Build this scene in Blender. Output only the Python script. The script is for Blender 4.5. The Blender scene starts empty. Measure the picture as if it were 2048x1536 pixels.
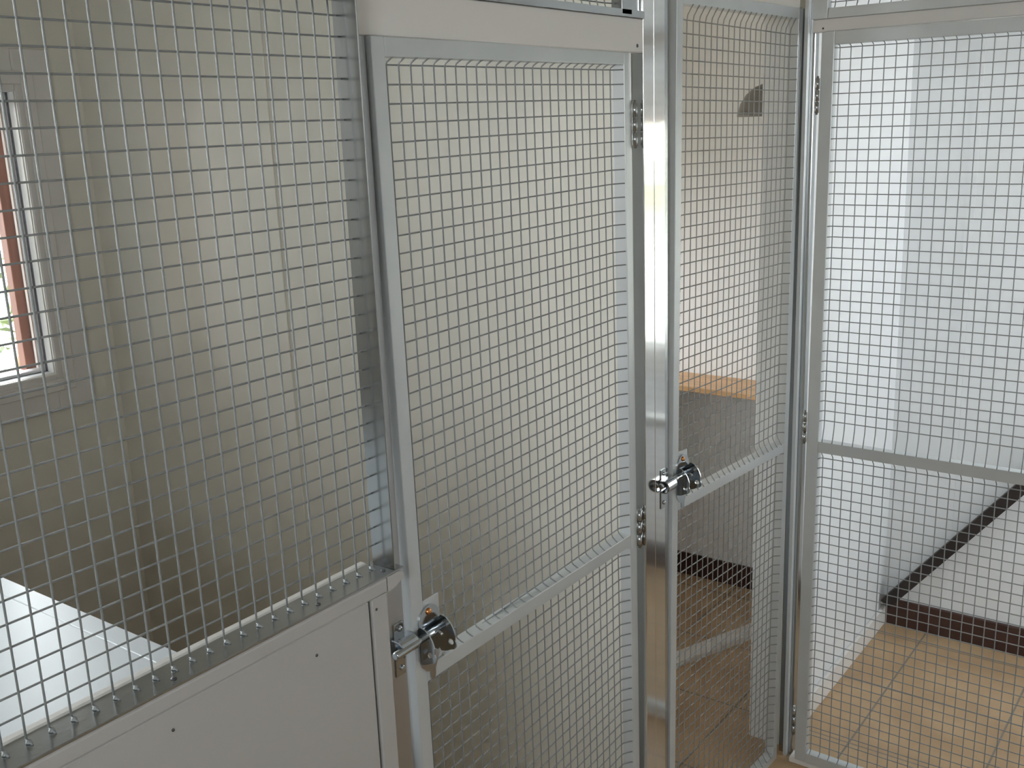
import bpy, bmesh, math, random
from mathutils import Vector, Matrix
R = math.radians
S = bpy.context.scene
COL = S.collection
FZ = 1.84                       # height of the measuring origin above the floor

# ------------------------------------------------------------------ camera
cam_d = bpy.data.cameras.new('camera')
cam = bpy.data.objects.new('camera', cam_d); COL.objects.link(cam)
_yaw, _pit, _rol = R(36.8376), R(-13.9963), R(-2.1467)
_cy, _sy, _cp, _sp = math.cos(_yaw), math.sin(_yaw), math.cos(_pit), math.sin(_pit)
_f = Vector((_cy*_cp, _sy*_cp, _sp)); _r = Vector((_sy, -_cy, 0)); _u = _r.cross(_f)
_cr, _sr = math.cos(_rol), math.sin(_rol)
_r2 = _cr*_r + _sr*_u; _u2 = -_sr*_r + _cr*_u
cam.matrix_world = Matrix(((_r2.x, _u2.x, -_f.x, -0.5520), (_r2.y, _u2.y, -_f.y, -0.9727),
                           (_r2.z, _u2.z, -_f.z, FZ-0.1382), (0, 0, 0, 1)))
cam_d.sensor_fit = 'HORIZONTAL'; cam_d.sensor_width = 36.0
cam_d.lens = 36.0*2081.95/2048.0
cam_d.clip_start = 0.02; cam_d.clip_end = 200
S.camera = cam

# ------------------------------------------------------------------ sky, exposure
W = bpy.data.worlds.new('overcast_sky'); S.world = W; W.use_nodes = True
_n = W.node_tree.nodes; _l = W.node_tree.links
_bg = _n['Background']
_tc = _n.new('ShaderNodeTexCoord'); _sx = _n.new('ShaderNodeSeparateXYZ'); _cr_ = _n.new('ShaderNodeValToRGB')
_l.new(_tc.outputs['Generated'], _sx.inputs[0]); _l.new(_sx.outputs['Z'], _cr_.inputs[0]); _l.new(_cr_.outputs[0], _bg.inputs[0])
_cr_.color_ramp.elements[0].position = 0.0; _cr_.color_ramp.elements[0].color = (1.0, 0.98, 0.995, 1)
_cr_.color_ramp.elements[1].position = 0.8; _cr_.color_ramp.elements[1].color = (0.84, 0.92, 1.0, 1)
_bg.inputs[1].default_value = 18.0
S.view_settings.view_transform = 'Standard'; S.view_settings.look = 'None'
S.view_settings.gamma = 1.0; S.view_settings.use_curve_mapping = False
S.view_settings.exposure = 0.22
S.cycles.use_denoising = True
S.cycles.max_bounces = 14; S.cycles.diffuse_bounces = 8; S.cycles.glossy_bounces = 6
S.cycles.transparent_max_bounces = 24
S.cycles.sample_clamp_indirect = 8.0

def portal(name, loc, direction, sx, sy):
    """marks a window opening so that the sky light coming in is sampled well"""
    d = bpy.data.lights.new(name, 'AREA'); d.shape = 'RECTANGLE'; d.size = sx; d.size_y = sy
    o = bpy.data.objects.new(name, d); COL.objects.link(o)
    o.location = loc; o.rotation_euler = Vector(direction).to_track_quat('-Z', 'Y').to_euler()
    d.cycles.is_portal = True
    return o

# ------------------------------------------------------------------ materials
def mat(name, col, rough=0.5, metal=0.0, var=0.0, vscale=6.0, bump=0.0, bscale=60.0, spec=0.5, stretch=None):
    m = bpy.data.materials.new(name); m.use_nodes = True
    nt = m.node_tree; b = nt.nodes['Principled BSDF']
    b.inputs['Base Color'].default_value = (*col, 1); b.inputs['Roughness'].default_value = rough
    b.inputs['Metallic'].default_value = metal; b.inputs['Specular IOR Level'].default_value = spec
    tc = nt.nodes.new('ShaderNodeTexCoord'); mp = nt.nodes.new('ShaderNodeMapping')
    nt.links.new(tc.outputs['Object'], mp.inputs['Vector'])
    if stretch: mp.inputs['Scale'].default_value = stretch
    if var:
        nz = nt.nodes.new('ShaderNodeTexNoise'); nz.inputs['Scale'].default_value = vscale; nz.inputs['Detail'].default_value = 4
        nt.links.new(mp.outputs[0], nz.inputs['Vector'])
        cr = nt.nodes.new('ShaderNodeValToRGB')
        cr.color_ramp.elements[0].position = 0.3; cr.color_ramp.elements[1].position = 0.7
        cr.color_ramp.elements[0].color = (*[max(0, c*(1-var)) for c in col], 1)
        cr.color_ramp.elements[1].color = (*[min(1, c*(1+var)) for c in col], 1)
        nt.links.new(nz.outputs['Fac'], cr.inputs[0]); nt.links.new(cr.outputs[0], b.inputs['Base Color'])
    if bump:
        n2 = nt.nodes.new('ShaderNodeTexNoise'); n2.inputs['Scale'].default_value = bscale
        nt.links.new(mp.outputs[0], n2.inputs['Vector'])
        bp = nt.nodes.new('ShaderNodeBump'); bp.inputs['Strength'].default_value = bump; bp.inputs['Distance'].default_value = 0.002
        nt.links.new(n2.outputs['Fac'], bp.inputs['Height']); nt.links.new(bp.outputs[0], b.inputs['Normal'])
    return m

M_WALL = mat('cream_wall_paint', (0.74, 0.715, 0.65), 0.42, var=0.02, vscale=2, bump=0.05, bscale=40)
M_WALLB = mat('cool_white_wall_paint', (0.76, 0.775, 0.79), 0.42, var=0.02, vscale=2, bump=0.05, bscale=40)
M_CEIL = mat('ceiling_paint', (0.72, 0.70, 0.64), 0.8, var=0.02)
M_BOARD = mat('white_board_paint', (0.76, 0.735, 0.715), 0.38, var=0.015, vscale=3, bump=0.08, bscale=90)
M_PANEL = mat('shaded_white_panel_paint', (0.465, 0.452, 0.442), 0.40, var=0.015, vscale=3, bump=0.08, bscale=90)  # header's white paint darkened, imitating the dimmer light on the lower board
M_TRIM = mat('white_trim_paint', (0.72, 0.70, 0.68), 0.35, var=0.01)
M_GLOSS = mat('white_gloss_paint', (0.90, 0.91, 0.92), 0.22, var=0.01)
M_BENCH = mat('white_laminate', (0.52, 0.545, 0.57), 0.38, var=0.01, spec=0.35)
M_ALU = mat('dull_aluminium', (0.46, 0.475, 0.485), 0.22, 1.0, var=0.05, vscale=9, bump=0.06, bscale=120, stretch=(1, 1, 0.1))
M_FRAME = mat('brushed_aluminium_frame', (0.58, 0.605, 0.62), 0.40, 0.35, var=0.04, vscale=9, bump=0.04, bscale=140)
M_JAMB = mat('mill_finish_aluminium', (0.50, 0.505, 0.51), 0.30, 0.85, var=0.05, vscale=9, bump=0.05, bscale=120, stretch=(1, 1, 0.1))
M_POL = mat('polished_aluminium', (0.72, 0.72, 0.71), 0.11, 1.0, var=0.03, vscale=5, bump=0.02, bscale=30, stretch=(1, 1, 0.15))
M_WIRE = mat('galvanised_wire', (0.28, 0.295, 0.30), 0.50, 0.3, var=0.08, vscale=60)
M_CHROME = mat('chrome', (0.50, 0.53, 0.56), 0.12, 1.0)
M_COPPER = mat('copper_screw', (0.75, 0.33, 0.12), 0.22, 1.0)
M_DARK = mat('dark_steel', (0.12, 0.12, 0.125), 0.45, 0.6)
M_TAN = mat('varnished_pine', (0.62, 0.37, 0.18), 0.38, var=0.18, vscale=8, stretch=(6, 0.7, 6))
M_BROWN = mat('dark_brown_skirting', (0.050, 0.020, 0.014), 0.5, var=0.25, vscale=10)
M_PLANK = mat('near_black_stained_wood', (0.020, 0.013, 0.012), 0.55, var=0.3, vscale=12)
M_REDW = mat('red_brown_timber', (0.24, 0.10, 0.07), 0.55, var=0.2, vscale=10, stretch=(6, 6, 0.5))
M_DKW = mat('blocker_dark_timber', (0.09, 0.075, 0.06), 0.7, var=0.2, vscale=10, stretch=(6, 6, 0.5))
M_GASK = mat('grey_gasket', (0.14, 0.14, 0.17), 0.6)
M_SHADE = mat('grey_enamel', (0.20, 0.19, 0.18), 0.4, var=0.05)
M_LEAF = mat('green_leaves', (0.07, 0.095, 0.028), 0.5, var=0.4, vscale=3)
M_LEAFY = mat('yellow_green_leaves', (0.17, 0.16, 0.050), 0.5, var=0.35, vscale=3)
M_BARK = mat('bark', (0.16, 0.10, 0.06), 0.8, var=0.3, vscale=20)
M_GROUND = mat('pale_gravel', (0.25, 0.245, 0.21), 0.9, var=0.15, vscale=30)

def tile_mat():
    m = bpy.data.materials.new('tan_floor_tiles'); m.use_nodes = True
    nt = m.node_tree; b = nt.nodes['Principled BSDF']; L = nt.links
    geo = nt.nodes.new('ShaderNodeTexCoord'); sp = nt.nodes.new('ShaderNodeSeparateXYZ')
    L.new(geo.outputs['Object'], sp.inputs[0])
    def mth(op, a, b_=None):
        n = nt.nodes.new('ShaderNodeMath'); n.operation = op
        for i, v in enumerate((a, b_)):
            if v is None: continue
            if isinstance(v, (int, float)): n.inputs[i].default_value = v
            else: L.new(v, n.inputs[i])
        return n.outputs[0]
    def edge(out, org):
        t = mth('FRACT', mth('DIVIDE', mth('SUBTRACT', out, org), 0.34))
        return mth('MINIMUM', t, mth('SUBTRACT', 1.0, t))
    g = mth('MINIMUM', edge(sp.outputs['X'], 2.035-3.4), edge(sp.outputs['Y'], -0.157-3.4))
    grout = mth('LESS_THAN', g, 0.008)
    nz = nt.nodes.new('ShaderNodeTexNoise'); nz.inputs['Scale'].default_value = 7; nz.inputs['Detail'].default_value = 6
    L.new(geo.outputs['Object'], nz.inputs['Vector'])
    cr = nt.nodes.new('ShaderNodeValToRGB')
    cr.color_ramp.elements[0].position = 0.3; cr.color_ramp.elements[0].color = (0.40, 0.26, 0.145, 1)
    cr.color_ramp.elements[1].position = 0.72; cr.color_ramp.elements[1].color = (0.52, 0.36, 0.21, 1)
    L.new(nz.outputs['Fac'], cr.inputs[0])
    mx = nt.nodes.new('ShaderNodeMix'); mx.data_type = 'RGBA'
    L.new(grout, mx.inputs[0]); L.new(cr.outputs[0], mx.inputs[6]); mx.inputs[7].default_value = (0.20, 0.175, 0.15, 1)
    L.new(mx.outputs[2], b.inputs['Base Color']); b.inputs['Roughness'].default_value = 0.42
    return m
M_TILE = tile_mat()

def glass_mat():
    m = bpy.data.materials.new('clear_window_glass'); m.use_nodes = True
    nt = m.node_tree; nt.nodes.remove(nt.nodes['Principled BSDF'])
    out = nt.nodes['Material Output']; t = nt.nodes.new('ShaderNodeBsdfTransparent'); g = nt.nodes.new('ShaderNodeBsdfGlossy')
    g.inputs['Roughness'].default_value = 0.02; t.inputs[0].default_value = (0.96, 0.98, 0.97, 1)
    f = nt.nodes.new('ShaderNodeFresnel'); f.inputs[0].default_value = 1.35
    mx = nt.nodes.new('ShaderNodeMixShader')
    nt.links.new(f.outputs[0], mx.inputs[0]); nt.links.new(t.outputs[0], mx.inputs[1]); nt.links.new(g.outputs[0], mx.inputs[2])
    nt.links.new(mx.outputs[0], out.inputs[0])
    return m
M_GLASS = glass_mat()

# ------------------------------------------------------------------ mesh helpers
class MB:
    def __init__(s): s.bm = bmesh.new()
    def box(s, x0, x1, y0, y1, z0, z1, bev=0.0, dz=0.0, seg=1):
        """box; dz lifts its x1 end"""
        x0, x1 = min(x0, x1), max(x0, x1); y0, y1 = min(y0, y1), max(y0, y1)
        vs = [s.bm.verts.new((x, y, z + (dz if x == x1 else 0))) for x in (x0, x1) for y in (y0, y1) for z in (z0, z1)]
        fs = [(0, 1, 3, 2), (4, 6, 7, 5), (0, 4, 5, 1), (2, 3, 7, 6), (0, 2, 6, 4), (1, 5, 7, 3)]
        faces = [s.bm.faces.new([vs[i] for i in f]) for f in fs]
        if bev:
            ed = list({e for f in faces for e in f.edges})
            bmesh.ops.bevel(s.bm, geom=ed, offset=bev, segments=seg, affect='EDGES', profile=0.5)
        return s
    def prism(s, prof, a0, a1, axis='z'):
        """closed 2-D outline swept along an axis: 'z' uses (x,y), 'x' uses (y,z), 'y' uses (x,z)"""
        def P(p, a):
            return {'z': (p[0], p[1], a), 'x': (a, p[0], p[1]), 'y': (p[0], a, p[1])}[axis]
        A = [s.bm.verts.new(P(p, a0)) for p in prof]; B = [s.bm.verts.new(P(p, a1)) for p in prof]
        n = len(prof)
        s.bm.faces.new(A); s.bm.faces.new(B[::-1])
        for i in range(n): s.bm.faces.new((A[i], B[i], B[(i+1) % n], A[(i+1) % n]))
        return s
    def tube(s, pts, r, n=6, cap=True):
        pts = [Vector(p) for p in pts]; rings = []
        for i, p in enumerate(pts):
            t = (pts[min(i+1, len(pts)-1)] - pts[max(i-1, 0)]).normalized()
            a = Vector((0, 0, 1)) if abs(t.z) < 0.9 else Vector((1, 0, 0))
            u = t.cross(a).normalized(); v = t.cross(u)
            rr = r[i] if isinstance(r, (list, tuple)) else r
            rings.append([s.bm.verts.new(p + rr*(math.cos(2*math.pi*k/n)*u + math.sin(2*math.pi*k/n)*v)) for k in range(n)])
        for A, B in zip(rings, rings[1:]):
            for k in range(n):
                f = s.bm.faces.new((A[k], A[(k+1) % n], B[(k+1) % n], B[k])); f.smooth = n > 4
        if cap:
            s.bm.faces.new(rings[0][::-1]); s.bm.faces.new(rings[-1])
        return s
    def lathe(s, prof, c, axis=(0, 0, 1), n=24):
        """profile of (radius, height) spun about an axis through c"""
        ax = Vector(axis).normalized(); a = Vector((0, 0, 1)) if abs(ax.z) < 0.9 else Vector((1, 0, 0))
        u = ax.cross(a).normalized(); v = ax.cross(u); c = Vector(c); rings = []
        for r, h in prof:
            rings.append([s.bm.verts.new(c + ax*h + max(r, 1e-5)*(math.cos(2*math.pi*k/n)*u + math.sin(2*math.pi*k/n)*v)) for k in range(n)])
        for A, B in zip(rings, rings[1:]):
            for k in range(n):
                f = s.bm.faces.new((A[k], A[(k+1) % n], B[(k+1) % n], B[k])); f.smooth = True
        s.bm.faces.new(rings[0][::-1]); s.bm.faces.new(rings[-1])
        return s
    def plate_hole(s, outline, hole_c, hole_r, t, M):
        """flat plate with a round hole: outline and hole in (a,b), thickness t along c, placed by matrix M"""
        n = 32; c = Vector(hole_c)
        import_pts = []
        m = len(outline)
        def at(ang):   # outline point hit by a ray from the hole centre
            d = Vector((math.cos(ang), math.sin(ang))); best = None
            for i in range(m):
                p = Vector(outline[i]); q = Vector(outline[(i+1) % m]); e = q - p
                den = d.x*e.y - d.y*e.x
                if abs(den) < 1e-9: continue
                w = p - c; tt = (w.x*e.y - w.y*e.x)/den; uu = (w.x*d.y - w.y*d.x)/den
                if tt > 0 and -1e-6 <= uu <= 1+1e-6 and (best is None or tt > best): best = tt
            return c + d*(best or 0.01)
        ring = []
        for k in range(n):
            ang = 2*math.pi*k/n; o = at(ang); h = c + hole_r*Vector((math.cos(ang), math.sin(ang)))
            ring.append([s.bm.verts.new(M @ Vector((p.x, p.y, z))) for p, z in ((o, 0), (o, t), (h, t), (h, 0))])
        for A, B in zip(ring, ring[1:] + ring[:1]):
            for i in range(4):
                s.bm.faces.new((A[i], B[i], B[(i+1) % 4], A[(i+1) % 4]))
        return s
    def build(s, name, m, parent=None):
        bmesh.ops.recalc_face_normals(s.bm, faces=s.bm.faces[:])
        me = bpy.data.meshes.new(name); s.bm.to_mesh(me); s.bm.free()
        me.materials.append(m)
        o = bpy.data.objects.new(name, me); COL.objects.link(o)
        if parent: o.parent = parent
        return o

def thing(name, label, cat, loc=(0, 0, 0), rot=(0, 0, 0), group=None):
    o = bpy.data.objects.new(name, None); COL.objects.link(o)
    o.empty_display_size = 0.05; o.location = loc; o.rotation_euler = rot
    o['label'] = label; o['category'] = cat
    if group: o['group'] = group
    return o
def tag(o, label, cat, group=None):
    o['label'] = label; o['category'] = cat
    if group: o['group'] = group
    return o
def struct(o, label=None):
    o['kind'] = 'structure'
    if label: o['label'] = label
    return o

WR = 0.00125
def wire_mesh(name, parent, xs, zs, ya, top=None, bot=None, left=None, right=None, bend=0.013, dots=None):
    """welded wire grid in the plane y=ya; its edges are bent forward on to the frame at top/bot/left/right"""
    b = MB()
    z0, z1 = min(zs), max(zs); x0, x1 = xs[0], xs[-1]
    for x in xs:
        p = []
        if bot is not None and bend:
            p += [(x, ya-bend, bot), (x, ya-bend*0.55, bot+(z0-bot)*0.35), (x, ya-0.0015, z0-(z0-bot)*0.25)]
        elif bot is not None: p += [(x, ya, bot)]
        p += [(x, ya, z0), (x, ya, z1)]
        if top is not None and bend:
            p += [(x, ya-0.0015, z1+(top-z1)*0.3), (x, ya-bend*0.55, z1+(top-z1)*0.65), (x, ya-bend, top)]
        elif top is not None: p += [(x, ya, top)]
        b.tube(p, WR)
    for z in zs:
        p = []; yh = ya + WR*1.7
        if left is not None and bend: p += [(left, yh-bend, z), (x0-(x0-left)*0.45, yh-0.002, z)]
        elif left is not None: p += [(left, yh, z)]
        p += [(x0, yh, z), (x1, yh, z)]
        if right is not None and bend: p += [(x1+(right-x1)*0.45, yh-0.002, z), (right, yh-bend, z)]
        elif right is not None: p += [(right, yh, z)]
        b.tube(p, WR)
    return b.build(name, M_WIRE, parent)

def rod_tube(x0, x1, y0, y1, z0, z1, bev=0.002): return MB().box(x0, x1, y0, y1, z0, z1, bev, seg=2)

# ------------------------------------------------------------------ the room
H = 2.42; XR = 2.81; YB = 1.91; YF = -2.3; XL = -2.0; TW = 0.15
fl = MB().box(XL-TW, XR+TW, YF-TW, YB+TW, -0.06, 0).build('floor', M_TILE); struct(fl, 'tan tiled floor')
ce = MB().box(XL-TW, XR+TW, YF-TW, YB+TW, H, H+0.06).build('ceiling', M_CEIL); struct(ce, 'pale ceiling')

def holed_wall(name, axis, a0, a1, t0, t1, holes, m):
    """wall along axis ('x' or 'y') from a0 to a1, thickness t0..t1, with rectangular holes (h0,h1,z0,z1)"""
    b = MB(); cur = a0
    def put(p0, p1, z0, z1):
        if p1-p0 < 1e-4 or z1-z0 < 1e-4: return
        if axis == 'x': b.box(p0, p1, t0, t1, z0, z1)
        else: b.box(t0, t1, p0, p1, z0, z1)
    for h0, h1, z0, z1 in sorted(holes):
        put(cur, h0, 0, H); put(h0, h1, 0, z0); put(h0, h1, z1, H); cur = h1
    put(cur, a1, 0, H)
    return struct(b.build(name, m))

WX0, WX1, WZ0, WZ1 = 0.80, 1.043, FZ-0.80, FZ+0.0         # window of the left pen
V0, V1, VZ0, VZ1 = 1.55, 2.60, FZ-0.98, FZ-0.30                                         # window of the middle pen
QX0, QX1, QZ0, QZ1 = -0.80, 0.00, 1.05, 2.25               # added unseen window, brightens the left pen
UY0, UY1, UZ0, UZ1 = -1.45, -0.74, FZ-0.95, FZ-0.125          # window of the right pen
AY0, AY1, AZ0, AZ1 = -1.85, -0.95, 1.52, 2.28
PX0, PX1, PZ0, PZ1 = 2.12, 2.79, 1.40, 2.28                   # window behind the camera
holed_wall('wall_back', 'x', XL-TW, XR+TW, YB, YB+TW, [(QX0, QX1, QZ0, QZ1), (WX0, WX1, WZ0, WZ1), (V0, V1, VZ0, VZ1)], M_WALL)
holed_wall('wall_right', 'y', YF, YB, XR, XR+TW, [(UY0, UY1, UZ0, UZ1)], M_WALLB)
holed_wall('wall_front', 'x', XL-TW, XR+TW, YF-TW, YF, [(PX0, PX1, PZ0, PZ1)], M_WALLB)
holed_wall('wall_left', 'y', YF, YB, XL-TW, XL, [(AY0, AY1, AZ0, AZ1)], M_WALL)
# partitions between the pens, and an added light-blocking wall
struct(MB().box(1.25, 1.29, 0.045, YB, 0, H).build('wall_between_left_and_middle_pen', M_WALL))
struct(MB().box(1.9195, XR, -0.010, 0.088, 0, H, 0.002).build('wall_between_middle_and_right_pen', M_WALLB))
struct(MB().box(1.862, 1.90, YF, -0.775, 0, H, 0.002).build('added_wall_beside_right_door', M_WALLB))  # added out of view, keeps window light off the front boards
# skirtings
struct(MB().box(XR-0.014, XR, YF, -0.012, 0, 0.092, 0.002).build('baseboard_right', M_BROWN))
struct(MB().box(XR-0.014, XR, 0.09, YB, 0, 0.085, 0.002).build('baseboard_right_rear', M_BROWN))
struct(MB().box(1.96, XR-0.016, -0.022, -0.0105, 0, 0.068, 0.003).build('baseboard_middle', M_TRIM))
# cover strips over the wall board joints
struct(MB().box(XR-0.0022, XR-0.0002, -0.213, -0.187, 0.094, H).build('trim_1', M_WALLB))
struct(MB().box(1.246, 1.2498, 1.10, 1.125, 0, H, 0.0015).build('trim_2', M_WALL))

# windows: white casing, sash, red-brown outer frame and glass
def window(name, axis, h0, h1, z0, z1, t0, sgn, facing_label):
    """t0: inner wall face; sgn: +1 when outside lies at larger t"""
    def bx(b, p0, p1, d0, d1, q0, q1, bev=0.0015):
        a, c = t0+sgn*d0, t0+sgn*d1
        if axis == 'x': b.box(p0, p1, a, c, q0, q1, bev)
        else: b.box(a, c, p0, p1, q0, q1, bev)
    def ring(d0, d1, i0, o0, bev=0.0015, ib=None):
        b = MB(); ib = i0 if ib is None else ib
        bx(b, h0-o0, h0+i0, d0, d1, z0-o0, z1+o0, bev); bx(b, h1-i0, h1+o0, d0, d1, z0-o0, z1+o0, bev)
        bx(b, h0+i0, h1-i0, d0, d1, z0-o0, z0+ib, bev); bx(b, h0+i0, h1-i0, d0, d1, z1-i0, z1+o0, bev)
        return b
    w = struct(ring(-0.014, -0.0005, -0.0005, 0.115, 0.004).build(name, M_TRIM), facing_label)
    ring(-0.020, -0.0142, -0.018, 0.055, 0.003).build('architrave_moulding', M_TRIM, w)
    ring(0.000, 0.030, 0.0006, 0.0, 0).build('casing', M_GLOSS, w)
    ring(0.030, 0.042, 0.0005, 0.0, 0).build('gasket', M_GASK, w)
    ring(0.042, 0.080, 0.009, 0.0).build('sash', M_GLOSS, w)
    ring(0.086, 0.120, 0.036, 0.0, ib=0.006).build('outer_frame', M_REDW, w)
    g = MB(); bx(g, h0+0.011, h1-0.011, 0.058, 0.062, z0+0.011, z1-0.011, 0); g.build('pane', M_GLASS, w)
    return w
window('window_1', 'x', WX0, WX1, WZ0, WZ1, YB, 1, 'white window with red-brown outer frame at the left edge')
window('window_2', 'x', V0, V1, VZ0, VZ1, YB, 1, 'white window of the middle pen')
window('window_3', 'y', UY0, UY1, UZ0, UZ1, XR, 1, 'white window of the right pen')
window('window_4', 'y', AY0, AY1, AZ0, AZ1, XL, -1, 'white window of the aisle, left of the camera')
window('window_5', 'x', PX0, PX1, PZ0, PZ1, YF, -1, 'second white window of the right pen')
window('fill_window', 'x', QX0, QX1, QZ0, QZ1, YB, 1, 'added unseen white window that brightens the left pen')
portal('window_daylight', ((QX0+QX1)/2, YB+0.16, (QZ0+QZ1)/2), (0, -1, 0), QX1-QX0, QZ1-QZ0)
portal('window_daylight', ((WX0+WX1)/2, YB+0.16, (WZ0+WZ1)/2), (0, -1, 0), WX1-WX0, WZ1-WZ0)
portal('window_daylight', ((V0+V1)/2, YB+0.16, (VZ0+VZ1)/2), (0, -1, 0), V1-V0, VZ1-VZ0)
portal('window_daylight', (XR+0.16, (UY0+UY1)/2, (UZ0+UZ1)/2), (-1, 0, 0), UY1-UY0, UZ1-UZ0)
portal('window_daylight', (XL-0.16, (AY0+AY1)/2, (AZ0+AZ1)/2), (1, 0, 0), AY1-AY0, AZ1-AZ0)
portal('window_daylight', ((PX0+PX1)/2, YF-0.16, (PZ0+PZ1)/2), (0, 1, 0), PX1-PX0, PZ1-PZ0)

# ------------------------------------------------------------------ left wire panel
Zp = lambda z: FZ+z
pan = thing('wire_panel', 'large galvanised wire mesh panel left of the first cage door, above the white board', 'panel', (-1.97, 0, Zp(-0.765)))
ox, oz = 1.97, -Zp(-0.765)
def pbox(x0, x1, y0, y1, z0, z1, bev=0.0015): return MB().box(x0+ox, x1+ox, y0, y1, Zp(z0)+oz, Zp(z1)+oz, bev)
wm = wire_mesh('wire_mesh', pan, [ox+0.025*i for i in range(-77, 17)], [Zp(-0.025*j)+oz for j in range(0, 29)], 0.0,
               bot=Zp(-0.731)+oz, top=Zp(0.0185)+oz, left=ox-1.945, right=ox+0.4155, bend=0.0)
dots = MB()
for i in range(-77, 17):
    x = ox+0.025*i
    dots.lathe([(0.0005, 0.004), (0.0022, 0.003), (0.0032, 0.001), (0.0036, 0)], (x+0.0006, -0.0035, Zp(-0.7300)+oz), (0, 0, 1), 8)
    dots.tube([(x, 0, Zp(-0.727)+oz), (x+0.0005, -0.004, Zp(-0.7295)+oz), (x+0.001, -0.010, Zp(-0.7300)+oz)], [0.0016, 0.0018, 0.001], 6)
dots.build('weld', M_WIRE, pan)
br = MB().prism([(-0.0345, Zp(-0.7335)+oz), (0.014, Zp(-0.7335)+oz), (0.014, Zp(-0.7305)+oz), (-0.0335, Zp(-0.7305)+oz), (-0.0345, Zp(-0.7315)+oz)],
                0.0, ox+0.432, 'x').build('bottom_rail', M_ALU, pan)
for sx, nm in ((0.405, 'screw'), (0.283, 'screw'), (0.062, 'screw'), (-0.35, 'screw'), (-0.9, 'screw'), (-1.5, 'screw')):
    MB().lathe([(0.0036, 0), (0.0034, 0.001), (0.0015, 0.0018)], (ox+sx, -0.021, Zp(-0.7305)+oz), (0, 0, 1), 10).build(nm, M_DARK, br)
sr = MB().box(ox+0.4150, ox+0.4180, -0.0330, 0.0085, Zp(-0.7302)+oz, Zp(0.056)+oz, 0.0008).build('side_rail', M_ALU, pan)
pbox(-1.97, -1.94, -0.015, 0.012, -0.730, 0.056).build('side_rail', M_ALU, pan)
pbox(-1.938, 0.4148, -0.030, 0.0085, 0.0175, 0.0205).build('top_rail', M_ALU, pan)

# white board below it
bd = thing('panel_board', 'white painted lower board below the left wire panel', 'board', (-1.97, 0, 0))
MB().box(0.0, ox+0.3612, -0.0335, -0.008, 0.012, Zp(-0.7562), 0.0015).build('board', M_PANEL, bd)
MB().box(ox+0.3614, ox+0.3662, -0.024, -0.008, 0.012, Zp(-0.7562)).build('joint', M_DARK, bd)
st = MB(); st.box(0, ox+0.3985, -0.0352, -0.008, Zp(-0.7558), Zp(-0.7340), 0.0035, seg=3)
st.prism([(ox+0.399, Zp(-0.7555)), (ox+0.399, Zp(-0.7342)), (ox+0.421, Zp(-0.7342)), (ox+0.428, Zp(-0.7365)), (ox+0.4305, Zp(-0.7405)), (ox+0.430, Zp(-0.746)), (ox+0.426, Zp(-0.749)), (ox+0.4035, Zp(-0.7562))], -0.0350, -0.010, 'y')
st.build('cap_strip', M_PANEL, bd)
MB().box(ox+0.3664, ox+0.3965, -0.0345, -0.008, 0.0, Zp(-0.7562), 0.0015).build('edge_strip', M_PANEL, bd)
MB().box(0, ox+0.410, 0.0148, 0.027, Zp(-0.80), Zp(-0.7285), 0.002).build('back_rail', M_TRIM, bd)
for sx, sz in ((0.3735, -0.772), (0.262, -0.790), (0.045, -0.782)):
    MB().lathe([(0.0022, 0), (0.002, 0.0008), (0.0008, 0.0012)], (ox+sx, -0.0345 if sx > 0.365 else -0.0335, Zp(sz)), (0, -1, 0), 8).build('nail', M_DARK, bd)

# ------------------------------------------------------------------ posts and jambs
SCR = [(0.0046, 0), (0.0045, 0.0012), (0.0036, 0.0028), (0.0016, 0.0037)]
def keeper(parent, x, y, z):
    """plate with two round-headed screws and a half-round bridge that the bolt slides into; z: bolt height"""
    k = MB(); k.box(x-0.010, x+0.010, y-0.0022, y-0.0001, z-0.051, z+0.033, 0.0008)
    c = y-0.0115; ro, ri = 0.0130, 0.0105
    A = [math.pi*i/12 for i in range(13)]
    prof = [(y-0.0022, z+ro)] + [(c-ro*math.sin(a), z+ro*math.cos(a)) for a in A] + [(y-0.0022, z-ro), (y-0.0022, z-ri)] + [(c-ri*math.sin(a), z+ri*math.cos(a)) for a in A[::-1]] + [(y-0.0022, z+ri)]
    k.prism(prof, x-0.016, x+0.018, 'x')
    o = k.build('bolt_keeper', M_CHROME, parent)
    for dz in (0.0235, -0.0390):
        MB().lathe(SCR, (x+0.002, y-0.0022, z+dz), (0, -1, 0), 14).build('screw', M_CHROME, o)
    return o

j1 = thing('door_jamb_post', 'dull metal jamb post between the left wire panel and first cage door', 'post', (0.428, 0, 0))
rod_tube(0.0, 0.0335, 0.0, 0.0175, 0, Zp(-0.022), 0.001).build('post_body', M_JAMB, j1)
keeper(j1, 0.019, 0.0, Zp(-0.866))
j2 = thing('door_jamb_post', 'dull metal jamb post at the latch side of the tall cage door', 'post', (1.2635, 0, 0))
rod_tube(0.0, 0.018, 0.004, 0.034, 0, H).build('post_body', M_ALU, j2)
pa = tag(rod_tube(1.180, 1.2187, 0.0, 0.038, 0, H, 0.0012).build('aluminium_post', M_POL), 'left one of the two shiny square aluminium posts standing side by side', 'post', 'shiny aluminium posts')
pb = thing('aluminium_post', 'right one of the two shiny square aluminium posts, with the bolt keeper', 'post', (1.2195, 0, 0), group='shiny aluminium posts')
rod_tube(0.0, 0.042, 0.0, 0.038, 0, H, 0.0012).build('post_body', M_POL, pb)
keeper(pb, 0.0305, 0.0, Zp(-0.868))
cp = thing('corner_post', 'grey metal corner post where the tall door and right cage door meet', 'post', (1.892, -0.05, 0))
rod_tube(0.003, 0.027, 0.0, 0.040, 0, H).build('post_body', M_ALU, cp)
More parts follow.
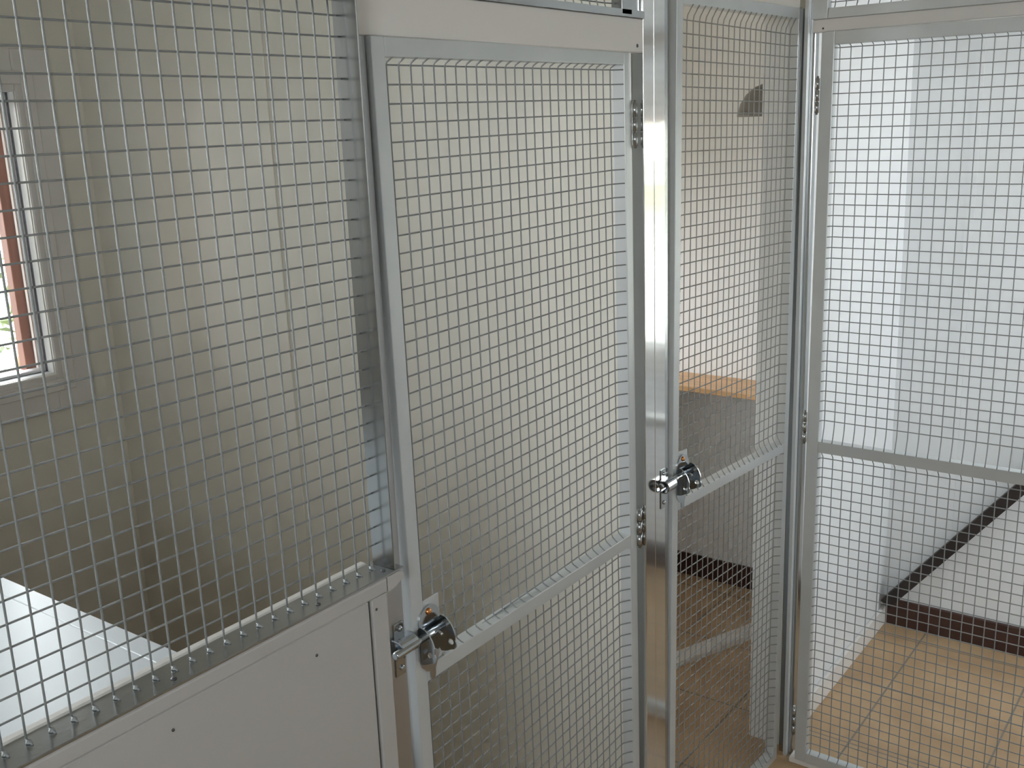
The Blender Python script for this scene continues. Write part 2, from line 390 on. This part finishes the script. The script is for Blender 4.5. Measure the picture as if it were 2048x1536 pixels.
rod_tube(-0.012, 0.0025, 0.012, 0.022, 0, H, 0.001).build('stop_strip', M_FRAME, cp)

# ------------------------------------------------------------------ headers and the wire panels above them
hd = tag(MB().box(0.4355, 1.1785, 0.0, 0.022, Zp(-0.0215), Zp(0.0365), 0.0015).build('header_board', M_BOARD), 'white header board over the first cage door', 'board')
for sx in (1.158,):
    s_ = MB().lathe([(0.0035, 0), (0.003, 0.001), (0.001, 0.0016)], (sx, 0.0, Zp(-0.010)), (0, -1, 0), 10).build('screw', M_DARK, hd)
up = thing('transom_panel', 'wire mesh transom panel above the white header of the first door', 'panel', (0.4355, 0, Zp(0.037)))
MB().prism([(-0.004, 0.0), (0.024, 0.0), (0.024, 0.003), (-0.001, 0.003), (-0.001, 0.012), (-0.004, 0.012)], 0, 0.7425, 'x').build('bottom_rail', M_ALU, up)
rod_tube(0.664, 0.698, -0.004, 0.018, 0.0035, 0.52, 0.001).build('side_rail', M_ALU, up)
rod_tube(0.0, 0.030, -0.004, 0.018, 0.0035, 0.52, 0.001).build('side_rail', M_ALU, up)
rod_tube(0.031, 0.663, -0.004, 0.018, 0.49, 0.52, 0.001).build('top_rail', M_ALU, up)
wire_mesh('wire_mesh', up, [0.038+0.025*i for i in range(0, 25)], [0.022+0.025*j for j in range(0, 19)], 0.016, bot=0.003, top=0.49, left=0.029, right=0.665, bend=0.006)
rod_tube(0.700, 0.742, 0.006, 0.022, 0.0035, 0.54, 0.001).build('filler_strip', M_ALU, up)

hs = tag(MB().box(1.872, 1.905, -0.773, -0.0515, Zp(0.0395), Zp(0.0668), 0.001).build('header_strip', M_TRIM), 'narrow white header strip over the right cage door', 'board')
MB().lathe([(0.0024, 0), (0.002, 0.0008), (0.0008, 0.0012)], (1.872, -0.075, Zp(0.047)), (-1, 0, 0), 8).build('nail', M_DARK, hs)
u3 = thing('transom_panel', 'wire mesh transom panel above the narrow white strip of the right door', 'panel', (1.862, -0.052, Zp(0.067)), (0, 0, R(-90)))
rod_tube(0.0, 0.036, 0.0, 0.024, 0.0, 0.50, 0.001).build('side_rail', M_FRAME, u3)
rod_tube(0.037, 0.72, 0.0, 0.024, 0.0, 0.022, 0.001).build('bottom_rail', M_FRAME, u3)
rod_tube(0.037, 0.72, 0.0, 0.024, 0.47, 0.50, 0.001).build('top_rail', M_FRAME, u3)
wire_mesh('wire_mesh', u3, [0.045+0.025*i for i in range(0, 28)], [0.036+0.025*j for j in range(0, 18)], 0.024, bot=0.018, top=0.474, left=0.034, bend=0.010)

# ------------------------------------------------------------------ cage doors
def cage_door(label, loc, rz, ry, x0, x1, sw, top, bot, mid, xs, zu, zl, ym, hinges, hinge_x, group, rail_w=0.025, swr=None, bend=0.014, bend_l=True):
    """front face of the frame at y=0; top/mid/bot are (left z, right z) of the rails' upper front edges"""
    swr = swr or sw; D = 0.025
    d = thing('cage_door', label, 'door', loc, (0, ry, rz), group)
    zt = max(top)
    fr = MB()
    fr.box(x0, x0+sw, 0, D, bot[0]-rail_w, top[0], 0.0012, seg=2); fr.box(x1-swr, x1, 0, D, bot[1]-rail_w, top[1], 0.0012, seg=2)
    fr.build('stile', M_FRAME, d)
    w = x1-swr-(x0+sw)
    for nm, (zl_, zr_) in (('top_rail', top), ('middle_rail', mid), ('bottom_rail', bot)):
        q = (zr_-zl_)/(x1-x0); a = zl_+q*sw
        MB().box(x0+sw+0.0003, x1-swr-0.0003, 0, D, a-rail_w, a, 0.0012, dz=q*w, seg=2).build(nm, M_FRAME, d)
    zmid = sum(mid)/2
    lf = x0+sw-0.002 if bend_l else None
    def zm(x, pair): return pair[0]+(pair[1]-pair[0])*(x-x0)/(x1-x0)
    # upper and lower wire grids, their bent ends welded on the rails
    for zs, tp, bt in ((zu, top, mid), (zl, mid, bot)):
        b = MB()
        za, zb = max(zs), min(zs)
        for x in xs:
            t = zm(x, tp)-rail_w+0.001; bo = zm(x, bt)-0.001; z1 = min(za, t-0.008); z0 = max(zb, bo+0.008)
            b.tube([(x, ym-bend, bo), (x, ym-bend*0.62, bo+(z0-bo)*0.25), (x, ym-bend*0.12, bo+(z0-bo)*0.68), (x, ym, z0), (x, ym, z1),
                    (x, ym-bend*0.12, t-(t-z1)*0.66), (x, ym-bend*0.62, t-(t-z1)*0.25), (x, ym-bend, t)], WR)
        for z in zs:
            if z < zm(xs[0], bt)+0.006 and z < zm(xs[-1], bt)+0.006: continue
            yh = ym+WR*1.7; r = x1-swr+0.001; l = x0+sw-0.001
            p = []
            a_ok = z > zm(xs[0], bt)+0.004
            if bend_l and a_ok and xs[0]-l > 0.004: p += [(l, yh-bend, z), (l+(xs[0]-l)*0.5, yh-0.002, z)]
            p += [(xs[0], yh, z), (xs[-1], yh, z)]
            if r-xs[-1] > 0.004: p += [(xs[-1]+(r-xs[-1])*0.35, yh-0.001, z), (xs[-1]+(r-xs[-1])*0.75, yh-bend*0.6, z), (r, yh-bend, z)]
            b.tube(p, WR)
        b.build('wire_mesh', M_WIRE, d)
    for hz in hinges:
        h = MB()
        for k in range(3): h.tube([(hinge_x, -0.003, hz+0.0262*k+0.001), (hinge_x, -0.003, hz+0.0262*k+0.0250)], 0.0050, 12)
        h.tube([(hinge_x, -0.003, hz-0.003), (hinge_x, -0.003, hz+0.0825)], 0.0030, 8)
        h.build('hinge', M_ALU, d)
    return d

def latch(door, x, z, lf):
    """bolt latch: round-topped back plate with a tail, a sliding bolt and two padlock lugs; x: plate centre, z: bolt height"""
    L = MB(); out = []
    for i in range(17):
        a = math.pi*(1-i/16); out.append((x+0.0005+0.0245*math.cos(a), z+0.0145+0.0245*math.sin(a)))
    out += [(x+0.0240, z-0.006), (x+0.0215, z-0.030), (x+0.0190, z-0.047), (x+0.0120, z-0.060), (x+0.0080, z-0.067), (x+0.0075, z-0.078), (x+0.0045, z-0.0835), (x-0.0010, z-0.0835), (x-0.0038, z-0.078),
            (x-0.0042, z-0.068), (x-0.0130, z-0.064), (x-0.0220, z-0.054), (x-0.0255, z-0.044), (x-0.0262, z-0.024), (x-0.0248, z-0.004)]
    L.prism(out, -0.0022, -0.0002, 'y')
    plate = L.build('bolt_latch', M_CHROME, door)
    for xl in (x-0.0285, x+0.0205):
        o2 = [(0.0, 0.016), (0.0, -0.043), (0.008, -0.043), (0.016, -0.040)]
        for i in range(9):
            a = -math.pi*0.50+math.pi*0.72*i/8; o2.append((0.0235+0.0095*math.cos(a), -0.0265+0.0095*math.sin(a)))
        o2 += [(0.0315, -0.010), (0.0265, 0.004), (0.0180, 0.0135), (0.0085, 0.0180)]
        m = Matrix(((0, 0, 1, xl-0.001), (-1, 0, 0, -0.0022), (0, 1, 0, z), (0, 0, 0, 1)))
        MB().plate_hole(o2, (0.0230, -0.0235), 0.0050, 0.0022, m).build('padlock_lug', M_CHROME, plate)
    yb = -0.0115
    MB().tube([(x-lf, yb, z), (x-lf+0.001, yb, z), (x+0.0255, yb, z), (x+0.0265, yb, z)], [0.0045, 0.0062, 0.0062, 0.0045], 16).build('bolt', M_CHROME, plate)
    MB().tube([(x+0.004, yb, z), (x+0.0035, yb-0.010, z-0.004), (x+0.003, yb-0.012, z-0.005)], [0.003, 0.003, 0.0022], 8).build('bolt_pin', M_CHROME, plate)
    MB().lathe([(0.0056, 0), (0.0054, 0.0014), (0.0038, 0.0031), (0.0014, 0.0039)], (x-0.0005, -0.0022, z+0.0295), (0, -1, 0), 14).build('screw', M_COPPER, plate)
    return plate

GD = 'aluminium and wire cage doors'
# first door
D1 = cage_door('first cage door, left of the shiny posts, with latch on its left', (0.5056, -0.008, 0), R(1.8), R(-0.5),
    -0.027, 0.6675, 0.0255, (FZ-0.022, FZ-0.0225), (0.045, 0.045), (FZ-0.9235, FZ-0.948),
    [0.0155+0.025*i for i in range(0, 25)], [FZ-0.0562-0.025*j for j in range(0, 36)], [FZ-0.9916+0.025-0.025*j for j in range(0, 33)], 0.0148,
    (FZ-0.192, FZ-0.984), 0.6735, GD)
MB().box(-0.001, 0.037, 0.001, 0.004, FZ-0.923, FZ-0.819, 0.0006).build('latch_mount', M_FRAME, D1)
latch(D1, 0.0080, FZ-0.866, 0.090)
MB().box(-0.002, 0.05, 0.0035, 0.0225, FZ-0.9228, FZ-0.9195, 0.0006).build('corner_gusset', M_FRAME, D1)
# tall door
D2 = cage_door('tall narrow-looking cage door between the shiny posts and the room corner', (1.371, 0.0, 0), R(-2.2849), R(0.9),
    -0.0865, 0.4895, 0.0235, (FZ+0.097, FZ+0.1045), (0.030, 0.030), (FZ-0.925, FZ-0.932),
    [-0.0275+0.025*i for i in range(0, 20)], [FZ+0.046-0.025*j for j in range(0, 39)], [FZ-0.9600-0.025*j for j in range(0, 34)], 0.0122,
    (), 0.495, GD)
MB().box(-0.062, -0.024, 0.001, 0.004, FZ-0.925, FZ-0.822, 0.0006).build('latch_mount', M_FRAME, D2)
latch(D2, -0.0475, FZ-0.868, 0.108)
# right door (faces along the other side of the corner)
D3 = cage_door('right cage door with three hinges, in front of the tiled pen', (1.857, 0.0, 0), R(-90), R(0.25),
    0.070, 0.760, 0.0295, (FZ+0.0385, FZ+0.0385), (0.046, 0.040), (FZ-0.9235, FZ-0.9235),
    [0.1090+0.025*i for i in range(0, 25)], [FZ+0.0031-0.025*j for j in range(0, 36)], [FZ-0.969-0.025*j for j in range(0, 34)], 0.013,
    (FZ-0.139, FZ-0.930, FZ-1.745), 0.0655, GD, rail_w=0.0285, bend=0.0125)

# sill under the right door
tag(MB().box(1.862, 1.90, -0.773, -0.052, 0.0, 0.016, 0.002).build('door_sill', M_TRIM), 'low white sill under the right cage door', 'sill')

# ------------------------------------------------------------------ inside the pens
be = thing('bench', 'white gloss bench top beside the left window, behind the wire panel', 'bench', (-0.66, 0.045, 0))
MB().box(0.0, 1.0175, 0.0, YB-0.05, Zp(-1.022), Zp(-1.0), 0.0012).build('bench_top', M_BENCH, be)
MB().box(1.0185, 1.062, 0.0, YB-0.05, Zp(-1.024), Zp(-1.0), 0.0015).build('edge_strip', M_BENCH, be)
for yy in (0.05, 1.74):
    MB().box(0.90, 0.945, yy, yy+0.045, 0.0, Zp(-1.0225), 0.002).build('leg', M_TRIM, be)
    MB().box(0.05, 0.095, yy, yy+0.045, 0.0, Zp(-1.0225), 0.002).build('leg', M_TRIM, be)

sh = thing('wall_shelf', 'tan wooden shelf on the end wall, seen through the tall door, with an added unseen rear part', 'shelf', (XR, 0.30, Zp(-1.062)))
MB().box(-0.195, -0.0005, 0.0, 0.598, 0.0, 0.018, 0.002).build('shelf_board', M_TAN, sh)
MB().box(-1.50, -0.0005, 0.600, YB-0.302, 0.0, 0.018, 0.002).build('shelf_board', M_TAN, sh)  # rear section added out of view to shade the floor and lower wall
for yy in (0.66, 1.3):
    MB().prism([(-0.15, -0.0005), (-0.0005, -0.0005), (-0.0005, -0.13), (-0.02, -0.13), (-0.15, -0.02)], yy, yy+0.018, 'y').build('bracket', M_TRIM, sh)

lp = thing('pendant_lamp', 'grey dome lampshade hanging in the middle pen', 'lamp', (2.40, 0.262, Zp(-0.142)))
prof = [(0.100, 0.0), (0.101, 0.004), (0.099, 0.012), (0.092, 0.036), (0.076, 0.062), (0.052, 0.082), (0.026, 0.092), (0.020, 0.098), (0.018, 0.120), (0.001, 0.121),
        (0.001, 0.088), (0.024, 0.084), (0.050, 0.076), (0.073, 0.057), (0.088, 0.033), (0.096, 0.010), (0.098, 0.001)]
MB().lathe(prof, (0, 0, 0), (0, 0, 1), 36).build('lamp_shade', M_SHADE, lp)
MB().tube([(0, 0, 0.118), (0, 0, H-Zp(-0.142)-0.022)], 0.003, 8).build('cord', M_DARK, lp)
MB().lathe([(0.035, 0.0), (0.035, 0.010), (0.02, 0.0215), (0.001, 0.0216)], (0, 0, H-Zp(-0.142)-0.0220), (0, 0, 1), 18).build('ceiling_rose', M_TRIM, lp)

# dark plank leaning along the end wall of the right pen
a0 = Vector((0, -0.030, 0.090)); a1 = Vector((0, -0.70, 0.090+0.67*1.25))
t_ = (a1-a0).normalized(); nrm = Vector((0, t_.z, -t_.y))
b = MB()
vs = []
for px in (XR-0.060, XR-0.016):
    for p, e in ((a0, 0), (a1, 0)):
        for k in (-0.018, 0.018):
            q = p + nrm*k; vs.append(b.bm.verts.new((px, q.y, q.z)))
for f in ((0, 1, 3, 2), (4, 6, 7, 5), (0, 4, 5, 1), (2, 3, 7, 6), (0, 2, 6, 4), (1, 5, 7, 3)): b.bm.faces.new([vs[i] for i in f])
tag(b.build('leaning_plank', M_PLANK), 'dark narrow plank leaning diagonally on the end wall of the right pen', 'plank')

# pale batten on the middle pen's floor
p0, p1 = Vector((2.165, 0.455)), Vector((2.56, 0.300)); tv = (p1-p0).normalized(); nv = Vector((-tv.y, tv.x))
b = MB(); vs = []
for z in (0.0005, 0.018):
    for p in (p0-tv*0.25, p1+tv*0.02):
        for k in (-0.030, 0.030):
            q = p+nv*k; vs.append(b.bm.verts.new((q.x, q.y, z)))
for f in ((0, 1, 3, 2), (4, 6, 7, 5), (0, 4, 5, 1), (2, 3, 7, 6), (0, 2, 6, 4), (1, 5, 7, 3)): b.bm.faces.new([vs[i] for i in f])
tag(b.build('floor_batten', M_TRIM), 'pale batten lying on the dark floor behind the tall door', 'batten')

# ------------------------------------------------------------------ outside
struct(MB().box(0.10, 0.74, YB+TW+0.002, YB+2.4, 2.05, 2.15).build('sky_blocker', M_CEIL), 'added unseen eave that cuts sky light at the left window')  # added out of view, hides part of the sky from the left window
struct(MB().box(0.40, 0.50, YB+TW+0.002, YB+1.12, -0.12, 2.05).build('side_light_blocker', M_DKW), 'added unseen dark wall that blocks light left of the left window')  # added out of view, keeps side light off the partition
struct(MB().box(-25, 30, -25, 30, -0.30, -0.12).build('ground', M_GROUND), 'pale ground outside')
random.seed(4)
def shrub(name, label, c, size, n, m, leaf=0.05, stems=5, group=None):
    s = thing(name, label, 'shrub', (c[0], c[1], -0.12), group=group)
    b = MB()
    for k in range(n):
        while True:
            p = Vector((random.uniform(-1, 1), random.uniform(-1, 1), random.uniform(-1, 1)))
            if 0.35 < p.length < 1: break
        p = Vector((p.x*size[0], p.y*size[1], c[2]+0.12+p.z*size[2]))
        d = Vector((random.uniform(-1, 1), random.uniform(-1, 1), random.uniform(-0.6, 0.6))).normalized()
        w = d.cross(Vector((random.uniform(-1, 1), random.uniform(-1, 1), random.uniform(-1, 1)))).normalized()
        l = leaf*random.uniform(0.6, 1.3); up_ = d.cross(w)*l*0.12
        v = [b.bm.verts.new(p), b.bm.verts.new(p+d*l*0.5+w*l*0.3+up_), b.bm.verts.new(p+d*l), b.bm.verts.new(p+d*l*0.5-w*l*0.3+up_)]
        b.bm.faces.new((v[0], v[1], v[2])); b.bm.faces.new((v[0], v[2], v[3]))
    b.build('foliage', m, s)
    t = MB()
    for k in range(stems):
        e = Vector((random.uniform(-0.7, 0.7)*size[0], random.uniform(-0.7, 0.7)*size[1], c[2]+0.12+random.uniform(0, 0.6)*size[2]))
        mid_ = Vector((e.x*0.4, e.y*0.4, e.z*0.5))
        t.tube([(e.x*0.1, e.y*0.1, 0), mid_, e], [0.022, 0.014, 0.005], 7)
    t.build('stem', M_BARK, s)
    return s
shrub('shrub', 'green leafy shrub outside the left window', (1.75, 3.6, 1.15), (0.55, 0.45, 0.75), 420, M_LEAF, 0.075)
shrub('shrub', 'yellow-green bush beyond the right pen window', (5.2, -2.55, 1.75), (0.7, 1.2, 0.75), 2600, M_LEAFY, 0.10)
